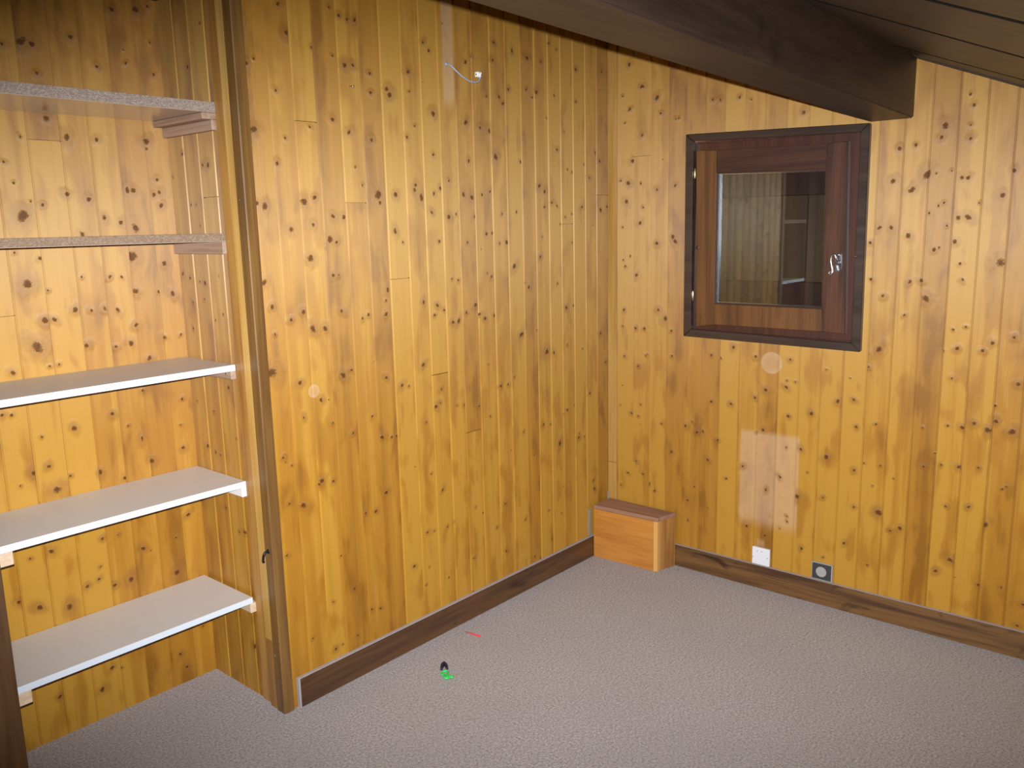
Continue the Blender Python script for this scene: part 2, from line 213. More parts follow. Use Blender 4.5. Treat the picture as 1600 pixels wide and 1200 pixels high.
MAT = dict(
    back=pine_boards('knotty_pine_back', (1.0, 0.0, 0.0), pale=((-1.035, -0.969, 1.97, 2.7, 0), (-1.665, 0.022, 1.04, 0, 1)), tint=(1.0, 0.88, 0.62, 1.0)),
    right=pine_boards('knotty_pine_right', (0.0, 1.0, 0.0), pale=((-0.935, -0.668, 0.27, 0.695, 0), (-0.80, 0.046, 0.975, 0, 1), (-0.80, -0.755, 0.17, 0.225, 0))),
    niche=pine_boards('knotty_pine_niche', (1.0, 0.0, 0.0)),
    niche_side=pine_boards('knotty_pine_niche_side', (0.0, 1.0, 0.0)),
    lath=wood('pale_pine_lath', (0.56, 0.34, 0.10), (0.40, 0.21, 0.045), 2),
    dark_post=wood('dark_stained_post_shaded', (0.115, 0.052, 0.016), (0.060, 0.025, 0.008), 2, coat=0.3),  # dark brown stain, darkened further for the flash fading in this corner
    lath_grey=wood('corner_lath_pine', (0.42, 0.235, 0.060), (0.30, 0.150, 0.028), 2, contrast=1.4),
    post=wood('brown_post', (0.185, 0.092, 0.020), (0.095, 0.040, 0.008), 2, coat=0.4),
    dark_board=wood('amber_dark_board', (0.40, 0.20, 0.045), (0.22, 0.09, 0.018), 2, coat=0.3),
    base=wood('stained_skirting_x', (0.115, 0.050, 0.016), (0.050, 0.019, 0.008), 0, knots=4.0, coat=0.25),
    base_y=wood('stained_skirting_y', (0.150, 0.070, 0.020), (0.055, 0.022, 0.008), 1, knots=6.0, coat=0.15, contrast=1.5),
    beam=wood('dark_beam', (0.046, 0.024, 0.014), (0.020, 0.010, 0.007), 0, rough=0.55, coat=0.15, contrast=1.0, knots=1.6, bumpd=0.0015),
    ceil=wood('dark_ceiling_plank', (0.052, 0.032, 0.021), (0.026, 0.015, 0.010), 1, rough=0.55, coat=0.15, knots=2.2),
    casing=wood('dark_walnut_casing', (0.050, 0.030, 0.022), (0.024, 0.013, 0.010), 1, rough=0.35, coat=0.5),
    sash=wood('red_brown_sash', (0.085, 0.030, 0.013), (0.035, 0.012, 0.006), 2, rough=0.45, coat=0.2, contrast=1.3),
    sashrail=wood('red_brown_rail', (0.062, 0.022, 0.011), (0.032, 0.011, 0.007), 1, rough=0.45, coat=0.2, contrast=1.3),
    stile=wood('amber_brown_stile', (0.150, 0.062, 0.017), (0.07, 0.026, 0.008), 2, rough=0.45, coat=0.2),
    frame=wood('red_brown_frame', (0.070, 0.022, 0.011), (0.030, 0.010, 0.007), 2, rough=0.4, coat=0.4),
    shutter=wood('brown_shutter', (0.10, 0.042, 0.011), (0.05, 0.020, 0.006), 2, rough=0.6),
    boxw=wood('orange_pine_panel', (0.50, 0.21, 0.035), (0.36, 0.13, 0.018), 1, coat=0.3),
    boxend=wood('orange_pine_end', (0.40, 0.19, 0.05), (0.24, 0.10, 0.025), 2, coat=0.2, contrast=1.4),
    boxlight=wood('light_end_grain', (0.66, 0.38, 0.11), (0.54, 0.27, 0.07), 2),
    boxtop=wood('dusty_brown_lid', (0.34, 0.19, 0.12), (0.22, 0.11, 0.065), 1, rough=0.7, coat=0.0),
    batten=wood('raw_pine_batten', (0.62, 0.47, 0.33), (0.46, 0.32, 0.20), 1, coat=0.0, contrast=0.8),
    batten_dk=wood('weathered_batten', (0.42, 0.28, 0.20), (0.24, 0.15, 0.10), 1, coat=0.0),
    white=plain('white_melamine', (0.56, 0.515, 0.475), 0.45, bumpd=0.0002, bscale=300, var=0.03),
    edge=plain('white_edge_banding', (0.56, 0.60, 0.645), 0.4, var=0.02),
    bpaint=plain('white_painted_batten', (0.72, 0.68, 0.64), 0.6, var=0.05),
    chip=chipboard('raw_chipboard_grey', (0.20, 0.145, 0.11), (0.35, 0.275, 0.225)),
    chipbr=chipboard('raw_chipboard_brown', (0.17, 0.105, 0.062), (0.27, 0.185, 0.125)),
    chipface=plain('grey_foil_underside', (0.46, 0.37, 0.30), 0.16, bumpd=0.0004, bscale=12, var=0.15, coat=0.5),
    carpet=carpet(),
    dust=plain('dusty_grey_edge', (0.34, 0.29, 0.28), 0.8, var=0.15, bscale=60),
    plaster=plain('grey_white_plaster', (0.20, 0.20, 0.22), 0.9, var=0.2, bscale=80),
    glass=glass(),
    steel=plain('polished_steel', (0.62, 0.63, 0.66), 0.22, metal=1.0),
    brass=plain('brass', (0.80, 0.62, 0.30), 0.3, metal=1.0),
    plastic=plain('white_plastic', (0.64, 0.63, 0.65), 0.35, var=0.01),
    anthracite=plain('anthracite_plastic', (0.040, 0.036, 0.036), 0.4),
    silver=plain('silver_grey_plastic', (0.29, 0.29, 0.275), 0.4),
    hole=plain('dark_hole', (0.006, 0.005, 0.004), 0.9, spec=0.0),
    cable=plain('blue_grey_cable', (0.30, 0.36, 0.46), 0.4),
    clear=plain('milky_terminal_plastic', (0.85, 0.85, 0.85), 0.25),
    red=plain('red_plastic', (0.75, 0.045, 0.06), 0.4),
    green=plain('green_rubber', (0.03, 0.55, 0.09), 0.45),
    navy=plain('navy_rubber', (0.010, 0.008, 0.028), 0.45),
    black=plain('blackened_iron', (0.02, 0.02, 0.02), 0.45, metal=0.6),
)

# ------------------------------------------------------------------ mesh helpers
def link(name, bm, mat, parent=None):
    me = bpy.data.meshes.new(name); bm.normal_update(); bm.to_mesh(me); bm.free()
    mats = mat if isinstance(mat, (list, tuple)) else [mat]
    for m in mats: me.materials.append(MAT[m] if isinstance(m, str) else m)
    o = bpy.data.objects.new(name, me); C.objects.link(o)
    if parent: o.parent = parent
    return o
def struct(o): o['kind'] = 'structure'; return o
def tag(o, label, cat, group=None):
    o['label'] = label; o['category'] = cat
    if group: o['group'] = group
    return o
def empty(name, loc=(0, 0, 0)):
    o = bpy.data.objects.new(name, None); C.objects.link(o); o.location = loc; o.empty_display_size = 0.05; return o
def adopt(parent, kids):
    """make world-placed meshes parts of a thing without moving them"""
    for k in kids:
        k.parent = parent; k.location = Vector(k.location) - Vector(parent.location)
def add_box(bm, mn, mx, bev=0.0, seg=1, mi=0):
    vs_ = [bm.verts.new((x, y, z)) for x in (mn[0], mx[0]) for y in (mn[1], mx[1]) for z in (mn[2], mx[2])]
    fs = [bm.faces.new([vs_[i] for i in q]) for q in ((0, 1, 3, 2), (4, 6, 7, 5), (0, 4, 5, 1), (2, 3, 7, 6), (0, 2, 6, 4), (1, 5, 7, 3))]
    for f in fs: f.material_index = mi
    if bev:
        es = {e for f in fs for e in f.edges}
        bmesh.ops.bevel(bm, geom=list(es), offset=bev, segments=seg, affect='EDGES', profile=0.6)
    return fs
def add_prism(bm, poly, fn, a, b, bev=0.0, mi=0):
    """poly (list of 2-D points) extruded from a to b; fn(p, q, depth) -> xyz"""
    v0 = [bm.verts.new(fn(p, q, a)) for p, q in poly]; v1 = [bm.verts.new(fn(p, q, b)) for p, q in poly]
    n = len(poly); fs = [bm.faces.new(v0), bm.faces.new(v1[::-1])]
    for i in range(n): fs.append(bm.faces.new((v0[i], v1[i], v1[(i+1) % n], v0[(i+1) % n])))
    for f in fs: f.material_index = mi
    bmesh.ops.recalc_face_normals(bm, faces=fs)
    if bev:
        es = {e for f in fs for e in f.edges}
        bmesh.ops.bevel(bm, geom=list(es), offset=bev, segments=1, affect='EDGES')
    return fs
def add_tube(bm, pts, rad, seg=10, mi=0):
    pts = [Vector(p) for p in pts]; rads = rad if isinstance(rad, (list, tuple)) else [rad]*len(pts)
    rings = []; prev = None
    for i, p in enumerate(pts):
        d = (pts[min(i+1, len(pts)-1)] - pts[max(i-1, 0)]).normalized()
        if prev is None: a = d.orthogonal().normalized()
        else: a = (prev - d*prev.dot(d)).normalized()
        prev = a; b = d.cross(a)
        rings.append([bm.verts.new(p + rads[i]*(math.cos(t)*a + math.sin(t)*b)) for t in [2*math.pi*k/seg for k in range(seg)]])
    fs = []
    for r0, r1 in zip(rings, rings[1:]):
        for k in range(seg): fs.append(bm.faces.new((r0[k], r0[(k+1) % seg], r1[(k+1) % seg], r1[k])))
    fs.append(bm.faces.new(rings[0][::-1])); fs.append(bm.faces.new(rings[-1]))
    for f in fs: f.smooth = True; f.material_index = mi
def spline(pts, n=8):
    """Catmull-Rom through pts"""
    P = [Vector(p) for p in pts]; P = [2*P[0]-P[1]] + P + [2*P[-1]-P[-2]]; out = []
    for i in range(1, len(P)-2):
        for k in range(n):
            t = k/n; a, b, c, d = P[i-1:i+3]
            out.append(0.5*((2*b) + (c-a)*t + (2*a-5*b+4*c-d)*t*t + (3*b-a-3*c+d)*t**3))
    out.append(P[-2]); return out
def box(name, mn, mx, mat, parent=None, bev=0.0015):
    bm = bmesh.new(); add_box(bm, mn, mx, bev); return link(name, bm, mat, parent)
def quad_prism(name, q, x0, x1, mat, parent=None, bev=0.0015):
    """q: four (y, z) corners on the right wall, between the planes x0 and x1"""
    bm = bmesh.new(); add_prism(bm, q, lambda y, z, x: (x, y, z), x0, x1, bev); return link(name, bm, mat, parent)

# ------------------------------------------------------------------ dimensions of the room (metres)
ROOF0, ROOFS = 2.094, 0.409                      # roof underside z at y = -1.283, slope along y
def roof(y): return ROOF0 + ROOFS*(y + 1.283)
XP = -1.846                                      # side of the niche
YN = 0.442                                       # back of the niche
XL = -2.578                                      # niche side of the left partition
KR = {1: 0.0033, 2: 0.0054, 3: 0.0078, 4: 0.0112, 5: 0.0155}

def cladding(name, key, us, z0, ztop, fn, out, mat, hole=None, seed=1, zstep=0.03, flip_w=1.0):
    """vertical tongue-and-groove boards as one mesh. us: joint positions; fn(u, w, z) -> xyz with w out of the wall"""
    rnd = random.Random(seed)
    bm = bmesh.new()
    wcl = bm.loops.layers.float_vector.new('wc')
    fvec = {k: bm.faces.layers.float_vector.new(k) for k in ('k1', 'k2')}
    ftone = bm.faces.layers.float.new('tone')
    kn = [(u, z, KR[k]*rnd.uniform(0.85, 1.1)) for u, z, k in KNOTS.get(key, [])]
    D, B = 0.0020, 0.0030
    for bi, (a, b) in enumerate(zip(us, us[1:])):
        off = rnd.uniform(0.0, 0.0009)
        mine = [k for k in kn if a-0.004 < k[0] < b+0.004]
        for _ in range(1 if KNOTS.get(key) else 5):           # the small pin knots between the marked ones
            mine.append((rnd.uniform(a, b), rnd.uniform(z0, ztop(a)), rnd.choice((0.0015, 0.002, 0.003) if KNOTS.get(key) else (0.003, 0.006, 0.009))))
        cuts = sorted(z for u, z in BUTTS.get(key, []) if a < u < b)
        cols = [(a, -0.0042), (a+0.0005, -0.0042), (a+0.0006+B, off), (a+(b-a)*0.36, off), (a+(b-a)*0.66, off), (b-0.0006-B, off), (b-0.0005, -0.0042), (b, -0.0042)]
        if hole:
            h0, h1 = hole[0], hole[1]
            for h in (h0, h1):
                if a+0.006 < h < b-0.006: cols.append((h, off))
            cols.sort(key=lambda c: c[0])
        zs = set(); z = z0
        zt = max(ztop(a), ztop(b))
        while z < zt: zs.add(round(z, 4)); z += zstep
        zs.add(zt)
        if hole: zs |= {hole[2], hole[3]}
        zs = sorted(zs)
        for c in cuts: zs = [q for q in zs if abs(q-c) > 0.004] + [c-0.0013, c-0.0010, c+0.0010, c+0.0013]
        zs = sorted(zs)
        segs = [max(-0.45, min(0.45, rnd.gauss(0, 0.32))) for _ in range(len(cuts)+1)]; sds = [rnd.uniform(0, 90) for _ in segs]
        grid = {}
        def vert(i, j):
            if (i, j) not in grid:
                u, w = cols[i]; zz = min(zs[j], ztop(u))
                if any(abs(zs[j]-c) < 0.00115 for c in cuts): w = -0.010
                grid[(i, j)] = bm.verts.new(fn(u, w, zz))
            return grid[(i, j)]
        for i in range(len(cols)-1):
            for j in range(len(zs)-1):
                uc, zc = (cols[i][0]+cols[i+1][0])/2, (zs[j]+zs[j+1])/2
                if hole and h0 < uc < h1 and hole[2] < zc < hole[3]: continue
                if zs[j] >= min(ztop(cols[i][0]), ztop(cols[i+1][0])) - 1e-5 and zs[j] >= max(ztop(cols[i][0]), ztop(cols[i+1][0])) - 1e-5: continue
                q = [(i, j), (i+1, j), (i+1, j+1), (i, j+1)]
                vv = [vert(*t) for t in q]
                if (vv[2].co-vv[1].co).length < 1e-6 or (vv[3].co-vv[0].co).length < 1e-6:
                    continue
                f = bm.faces.new(vv)
                s = sum(1 for c in cuts if zc > c)
                for lp, t in zip(f.loops, q): lp[wcl] = (cols[t[0]][0], min(zs[t[1]], ztop(cols[t[0]][0])), sds[s])
                near = sorted(mine, key=lambda k: math.hypot(k[0]-uc, (k[1]-zc)*0.8)/k[2]**0.5)[:2]
                while len(near) < 2: near.append((99, 99, 0.01))
                f[fvec['k1']] = near[0]; f[fvec['k2']] = near[1]; f[ftone] = segs[s]
                f.normal_update()
                if f.normal.dot(out) < 0 and abs(f.normal.dot(out)) > 0.3: f.normal_flip()
    o = link(name, bm, mat); return struct(o)

# joint positions
UA = [-1.8290, -1.7524, -1.6685] + [-1.5857, -1.4925, -1.4048, -1.3184, -1.2271, -1.1403, -1.0539, -0.9691, -0.8808, -0.7829, -0.6952, -0.604, -0.5196, -0.4334, -0.3497, -0.263, -0.1762, -0.0911, 0.0]
UB = [0.0, -0.0501] + [-0.1338 - 0.0869*k for k in range(0, 30)] + [-2.70, -2.79, -2.88, -2.97, -3.06]
UC = [XP+0.006, -1.9198, -2.0082, -2.0925, -2.1757, -2.2675, -2.3591, -2.4410, -2.5260, -2.600, -2.69, -2.78]
US = [0.4440, 0.3490, 0.2600, 0.1700, 0.1360]
Y1 = -3.05; X1 = -4.60
cladding('wall_back', 'A', UA, 0.0, lambda u: roof(0.0)+0.02, lambda u, w, z: (u, -w, z), Vector((0, -1, 0)), 'back', seed=3)
HOLE = (-1.125, -0.430, 1.080, 1.872)
cladding('wall_right', 'B', UB[::-1], 0.0, lambda u: roof(u)+0.01, lambda u, w, z: (-w, u, z), Vector((-1, 0, 0)), 'right', hole=HOLE, seed=11)
cladding('wall_niche_back', 'C', UC[::-1], 0.0, lambda u: roof(YN)+0.02, lambda u, w, z: (u, YN-w, z), Vector((0, -1, 0)), 'niche', seed=21)
cladding('wall_niche_side', 'S', US[::-1], 0.0, lambda u: roof(u)+0.02, lambda u, w, z: (XP-w, u, z), Vector((-1, 0, 0)), 'niche_side', seed=31)
def steps(a, b, n): return [a+(b-a)*i/n for i in range(n+1)]
cladding('wall_front', 'none', steps(X1, 0.0, 50), 0.0, lambda u: roof(Y1)+0.02, lambda u, w, z: (u, Y1+w, z), Vector((0, 1, 0)), 'niche', seed=41, zstep=0.08)
cladding('wall_left', 'none', steps(Y1, YN, 38), 0.0, lambda u: roof(u)+0.02, lambda u, w, z: (X1+w, u, z), Vector((1, 0, 0)), 'niche_side', seed=51, zstep=0.08)
cladding('wall_passage', 'none', steps(X1, -2.78, 20), 0.0, lambda u: roof(YN)+0.02, lambda u, w, z: (u, YN-w, z), Vector((0, -1, 0)), 'niche', seed=61, zstep=0.08)
# solid masonry behind the cladding (keeps daylight and night out)
def shell(name, mn, mx):
    return struct(box(name, mn, mx, 'plaster', bev=0))

# floor
bm = bmesh.new(); add_box(bm, (X1-0.1, Y1-0.1, -0.05), (0.3, YN+0.1, 0.0)); struct(link('floor', bm, 'carpet'))

# ceiling: wide dark planks running up the slope with open joints, a backing above
def slope_pt(x, y, h): return (x, y, roof(y)+h)
def plank_edges(y):   # x of each joint at depth y; the joints are not quite parallel
    t = y + 1.42
    base = [(0.03, 0.0), (-0.335, 0.10), (-1.295, -0.25), (-1.868, -0.08), (-2.45, 0.0), (-3.05, 0.0), (-3.65, 0.0), (-4.25, 0.0), (-4.65, 0.0)]
    return [a + b*t for a, b in base]
bm = bmesh.new()
ya, yb = Y1-0.06, YN+0.06
ea, eb = plank_edges(ya), plank_edges(yb)
for i in range(len(ea)-1):
    gp = 0.019
    q = [(ea[i]-gp, ya), (eb[i]-gp, yb), (eb[i+1]+gp, yb), (ea[i+1]+gp, ya)]
    add_prism(bm, q, lambda x, y, h: slope_pt(x, y, h), 0.0, 0.045, mi=1)
for f in bm.faces:
    if f.calc_center_median().z < roof(f.calc_center_median().y) + 0.004: f.material_index = 0
add_prism(bm, [(0.05, ya), (0.05, yb), (X1-0.06, yb), (X1-0.06, ya)], lambda x, y, h: slope_pt(x, y, h), 0.09, 0.12, mi=1)
struct(link('ceiling', bm, ['ceil', 'hole']))

# dark lath along the top of the right wall, right of the beam
bm = bmesh.new()
add_prism(bm, [(-1.292, 0), (-3.04, 0), (-3.04, 1), (-1.292, 1)], lambda y, s, x: (x, y, roof(y) - (0.006 if s == 0 else -0.012)), -0.030, -0.001, bev=0.002)
struct(link('trim_1', bm, 'ceil'))
bm = bmesh.new()
add_prism(bm, [(-1.292, 0), (-3.04, 0), (-3.04, 1), (-1.292, 1)], lambda y, s, x: (x, y, roof(y) - (0.003 if s == 0 else -0.012)), -0.060, -0.036, bev=0.002)
struct(link('trim_2', bm, 'ceil'))

# big beam, slightly askew to the walls
SK = 0.0678
def beam_y(x, y0): return y0 + SK*x
bm = bmesh.new()
q = [(0.0, beam_y(0, -1.140)), (0.0, beam_y(0, -1.289)), (X1+0.02, beam_y(X1+0.02, -1.289)), (X1+0.02, beam_y(X1+0.02, -1.140))]
v0 = [bm.verts.new((x, y, 1.888)) for x, y in q]; v1 = [bm.verts.new((x, y, roof(y)+0.004)) for x, y in q]
fs = [bm.faces.new(v0), bm.faces.new(v1[::-1])] + [bm.faces.new((v0[i], v1[i], v1[(i+1) % 4], v0[(i+1) % 4])) for i in range(4)]
bmesh.ops.recalc_face_normals(bm, faces=fs)
bmesh.ops.bevel(bm, geom=[e for e in bm.edges if abs(e.verts[0].co.x-e.verts[1].co.x) > 1], offset=0.004, segments=2, affect='EDGES')
tag(link('ceiling_beam', bm, 'beam'), 'massive dark brown timber beam crossing under the sloping ceiling above the window', 'beam')
# stub of a second beam in the top corner of the niche
tag(box('beam_end', (-1.886, 0.335, 2.262), (-1.792, 0.4365, 2.62), 'beam'), 'short dark beam end poking out of the top corner of the shelf niche', 'beam')

# niche edge: amber board, pale lath, brown corner post
struct(box('trim_3', (-1.853, 0.078, 0.0), (-1.838, 0.1365, 2.55), 'dark_board', bev=0.002))
struct(box('trim_10', (-1.862, 0.035, 0.0), (-1.840, 0.0775, 0.2395), 'dark_board', bev=0.0015))
struct(box('trim_4', (-1.862, 0.035, 0.2405), (-1.840, 0.0775, 2.55), 'lath', bev=0.0015))
post = box('corner_post', (-1.867, -0.010, 0.0), (-1.829, 0.0347, 2.55), 'post', bev=0.003)
tag(post, 'narrow brown wooden corner post between the shelf niche and the boarded back wall', 'post')

# left partition of the niche with its dark front board
part = struct(box('wall_partition', (-2.72, 0.150, 0.0), (XL, YN+0.02, 3.0), 'dark_post', bev=0.001))
struct(box('trim_5', (-2.72, 0.128, 0.0), (XL, 0.1495, 2.60), 'dark_post', bev=0.002))
# strip that covers the corner between back wall and right wall, in two lengths
struct(box('trim_6', (-0.009, -0.0495, 0.432), (-0.0005, -0.0025, 2.62), 'lath_grey', bev=0.0015))
struct(box('trim_7', (-0.009, -0.0495, 0.10), (-0.0005, -0.0025, 0.4305), 'lath_grey', bev=0.0015))
# plaster showing where the last boards of the back wall stop short
struct(box('trim_8', (-0.171, -0.006, 0.104), (-0.158, -0.0005, 0.235), 'plaster', bev=0.001))
struct(box('trim_9', (-0.012, -0.006, 0.236), (-0.002, -0.0005, 0.285), 'plaster', bev=0.0005))

# baseboards
def skirting(name, mn, mx, mat, cap):
    o = struct(box(name, mn, mx, mat, bev=0.0012))
    e = box('dusty_top_edge', *cap, 'dust', bev=0.0004); e.parent = o; return o
bb = skirting('baseboard_back', (-1.803, -0.0145, 0.0), (-0.013, -0.0005, 0.1), 'base', ((-1.803, -0.0145, 0.1003), (-0.013, -0.0005, 0.1032)))
e = box('pale_cut_end', (-1.8105, -0.0150, 0.0), (-1.8035, -0.0005, 0.104), 'dust', bev=0.0005); e.parent = bb
skirting('baseboard_right', (-0.0145, -3.045, 0.0), (-0.0005, -0.0145, 0.1), 'base_y', ((-0.0135, -3.045, 0.1003), (-0.0005, -0.0145, 0.1018)))

# ------------------------------------------------------------------ shelves in the niche
YF = 0.137
def melamine_shelf(zt, x1, label):
    r = empty('shelf', ((XL+x1)/2, (YF+YN)/2, zt-0.019))
    ks = [box('shelf_board', (XL+0.002, YF+0.0012, zt-0.019), (x1, YN-0.002, zt), 'white', bev=0.0006),
          box('edge_banding', (XL+0.002, YF, zt-0.0192), (x1, YF+0.001, zt+0.0002), 'edge', bev=0.0003)]
    adopt(r, ks); return tag(r, label, 'shelf', 'shelves in the wall niche')
def chip_shelf(zt, th, x1, label, mat='chip'):
    r = empty('shelf', ((XL+x1)/2, (YF+YN)/2, zt-th))
    ks = [box('shelf_board', (XL+0.002, YF, zt-th+0.0012), (x1, YN-0.002, zt), mat, bev=0.0006),
          box('underside_foil', (XL+0.002, YF+0.0005, zt-th), (x1, YN-0.002, zt-th+0.001), 'chipface', bev=0)]
    adopt(r, ks); return tag(r, label, 'shelf', 'shelves in the wall niche')
Z1, Z2, Z3, Z4, Z5 = 1.928, 1.545, 1.140, 0.760, 0.365
chip_shelf(Z1, 0.030, XP-0.002, 'raw grey chipboard shelf seen from below, topmost shelf of the niche')
chip_shelf(Z2, 0.024, XP-0.004, 'raw brown chipboard shelf at eye level, second shelf from the top of the niche', 'chipbr')
melamine_shelf(Z3, -1.855, 'white melamine shelf just under the two chipboard ones, highest white shelf of the niche')
melamine_shelf(Z4, -1.850, 'white melamine shelf in the middle of the three white ones in the niche')
melamine_shelf(Z5, -1.861, 'lowest white melamine shelf, nearest the carpet, its left end in view')

def batten(mn, mx, mat, label, grp='battens carrying the niche shelves'):
    return tag(box('shelf_batten', mn, mx, mat, bev=0.0015), label, 'batten', grp)
R0 = XP-0.0005
# topmost: a stepped pair of laths in one bracket
r = empty('shelf_batten', (R0-0.02, 0.28, 1.860))
adopt(r, [box('upper_lath', (R0-0.046, YF+0.006, 1.8785), (R0, YN-0.004, 1.8975), 'batten_dk', bev=0.0015),
          box('lower_lath', (R0-0.018, YF+0.004, 1.848), (R0, YN-0.004, 1.878), 'batten_dk', bev=0.0015)])
tag(r, 'stepped brown wooden batten under the right end of the topmost chipboard shelf', 'batten', 'battens carrying the niche shelves')
batten((R0-0.016, YF+0.002, 1.482), (R0, YN-0.004, 1.5205), 'batten_dk', 'greyish pink wooden batten under the right end of the second chipboard shelf')
b3 = batten((R0-0.018, YF+0.012, 1.092), (R0-0.0, YN-0.004, 1.1205), 'batten_dk', 'brown wooden batten with a screw under the right end of the highest white shelf')
def screw(name, p, d, rad, parent):
    bm = bmesh.new(); p = Vector(p); d = Vector(d)
    add_tube(bm, [p-d*0.012, p, p+d*0.0008, p+d*0.0016], [rad*0.5, rad*0.5, rad, rad*0.8], 10)
    o = link(name, bm, 'steel', parent); return o
screw('screw', (R0-0.0185, YF+0.040, 1.108), (-1, 0, 0), 0.0045, b3)
batten((R0-0.019, YF+0.004, 0.708), (R0, YN-0.004, 0.7405), 'bpaint', 'white painted batten under the right end of the middle white shelf')
batten((R0-0.026, YF-0.002, 0.313), (R0, YN-0.004, 0.3455), 'batten', 'raw pale pine batten sticking out under the right end of the lowest white shelf')
batten((XL+0.001, YF+0.002, 0.703), (XL+0.036, YN-0.004, 0.7405), 'batten', 'raw pine batten under the left end of the middle white shelf')
batten((XL+0.001, YF+0.002, 0.308), (XL+0.036, YN-0.004, 0.3455), 'batten', 'raw pine batten under the left end of the lowest white shelf')

# ------------------------------------------------------------------ window
win = struct(empty('window_1', (0.0, -0.78, 1.05)))
parts = []
TL, TR, BR, BL = (-0.4036, 1.9044), (-1.1493, 1.8824), (-1.1556, 1.0508), (-0.4052, 1.0615)
tl, tr, br, bl = (-0.4375, 1.8740), (-1.1165, 1.8535), (-1.1215, 1.0835), (-0.4410, 1.0935)
def gapped(a, b, c, d, g=0.0006):
    """mitred strip a-b (outer) c-d (inner), shortened by g at both ends"""
    A, B, Cc, Dd = (Vector(v) for v in (a, b, c, d))
    e = (B-A).normalized()*g
    return [tuple(A+e), tuple(B-e), tuple(Cc-e), tuple(Dd+e)]
for q in (gapped(TL, TR, tr, tl), gapped(TR, BR, br, tr), gapped(BR, BL, bl, br), gapped(BL, TL, tl, bl)):
    parts.append(quad_prism('casing_board', q, -0.024, -0.0005, 'casing', bev=0.0025))
# lining of the opening and the fixed frame
def ring(name, o4, i4, x0, x1, mat, bev=0.001):
    bm = bmesh.new()
    for k in range(4):
        a, b, c, d = o4[k], o4[(k+1) % 4], i4[(k+1) % 4], i4[k]
        add_prism(bm, [a, b, c, d], lambda y, z, x: (x, y, z), x0, x1, 0)
    return link(name, bm, mat)
o4 = [(-0.432, 1.8705), (-1.1235, 1.8705), (-1.1235, 1.0815), (-0.432, 1.0815)]
i4 = [(-0.450, 1.842), (-1.066, 1.832), (-1.088, 1.1105), (-0.462, 1.1015)]
i4 = [(-0.462, 1.820), (-1.050, 1.812), (-1.066, 1.130), (-0.478, 1.124)]
parts.append(ring('fixed_frame', o4, i4, 0.012, 0.060, 'frame'))
oo = [(-0.4305, 1.8718), (-1.1248, 1.8718), (-1.1248, 1.0802), (-0.4305, 1.0802)]
parts.append(ring('reveal_lining', [(-0.4302, 1.872), (-1.125, 1.872), (-1.125, 1.0800), (-0.4302, 1.080)], [(-0.4385, 1.8640), (-1.1165, 1.8560), (-1.1165, 1.0870), (-0.4385, 1.0890)], -0.0003, 0.0118, 'frame'))
parts.append(ring('outer_lining', [(-0.4302, 1.872), (-1.125, 1.872), (-1.125, 1.0800), (-0.4302, 1.080)], [(-0.460, 1.843), (-1.096, 1.843), (-1.096, 1.108), (-0.460, 1.108)], 0.0605, 0.155, 'frame'))
# sash
sash = empty('sash', (0.0, -0.76, 1.10))
sp = [quad_prism('hinge_stile', [(-0.4430, 1.838), (-0.5347, 1.8320), (-0.5372, 1.1165), (-0.4550, 1.1035)], -0.004, 0.030, 'stile', bev=0.0018),
      quad_prism('lock_stile', [(-0.9885, 1.8235), (-1.0652, 1.8270), (-1.0870, 1.1120), (-1.0010, 1.1165)], -0.004, 0.030, 'sash', bev=0.0018),
      quad_prism('top_rail', [(-0.5350, 1.8315), (-0.9883, 1.8235), (-0.9890, 1.7315), (-0.5352, 1.7440)], 0.0, 0.029, 'sashrail', bev=0.0012),
      quad_prism('bottom_rail', [(-0.5360, 1.2040), (-0.9955, 1.2030), (-1.0005, 1.1165), (-0.5370, 1.1175)], 0.0, 0.029, 'stile', bev=0.0012)]  # bottom rail in lighter wood than the top one, for light falling on it
g4 = [(-0.5352, 1.7440), (-0.9890, 1.7315), (-0.9955, 1.2030), (-0.5360, 1.2040)]
sp.append(quad_prism('glass_pane', g4, 0.0165, 0.0195, 'glass', bev=0))
sp.append(quad_prism('glass_pane', g4, 0.0255, 0.0285, 'glass', bev=0))
sp.append(ring('glazing_bead', g4, [(-0.5405, 1.7385), (-0.9835, 1.7265), (-0.9900, 1.2085), (-0.5410, 1.2095)], 0.009, 0.0162, 'sashrail'))
sp.append(ring('metal_spacer', g4, [(-0.5435, 1.7355), (-0.9800, 1.7235), (-0.9865, 1.2115), (-0.5440, 1.2125)], 0.0197, 0.0253, 'steel'))
# handle: oval plate, spindle, curled lever
bm = bmesh.new()
hc = Vector((0, -1.0430, 1.3830))
def oval(bm, c, ry, rz, x0, x1, n=28, tilt=0.0):
    pts = []
    for k in range(n):
        t = 2*math.pi*k/n; y, z = ry*math.cos(t)*(1-0.18*math.cos(2*t)), rz*math.sin(t)
        pts.append((c[1] + y*math.cos(tilt)-z*math.sin(tilt), c[2] + y*math.sin(tilt)+z*math.cos(tilt)))
    add_prism(bm, pts, lambda y, z, x: (x, y, z), x0, x1, 0.0007)
oval(bm, hc, 0.017, 0.038, -0.0078, -0.0042)
plate = link('handle_plate', bm, 'steel')
bm = bmesh.new()
pth = spline([(-0.010, -1.0440, 1.3820), (-0.026, -1.0440, 1.3835), (-0.032, -1.0440, 1.3990), (-0.033, -1.0385, 1.4135), (-0.034, -1.0290, 1.4080), (-0.034, -1.0262, 1.3900), (-0.034, -1.0300, 1.3680), (-0.035, -1.0335, 1.3480), (-0.036, -1.0275, 1.3385), (-0.036, -1.0215, 1.3440), (-0.036, -1.0245, 1.3500)], 6)
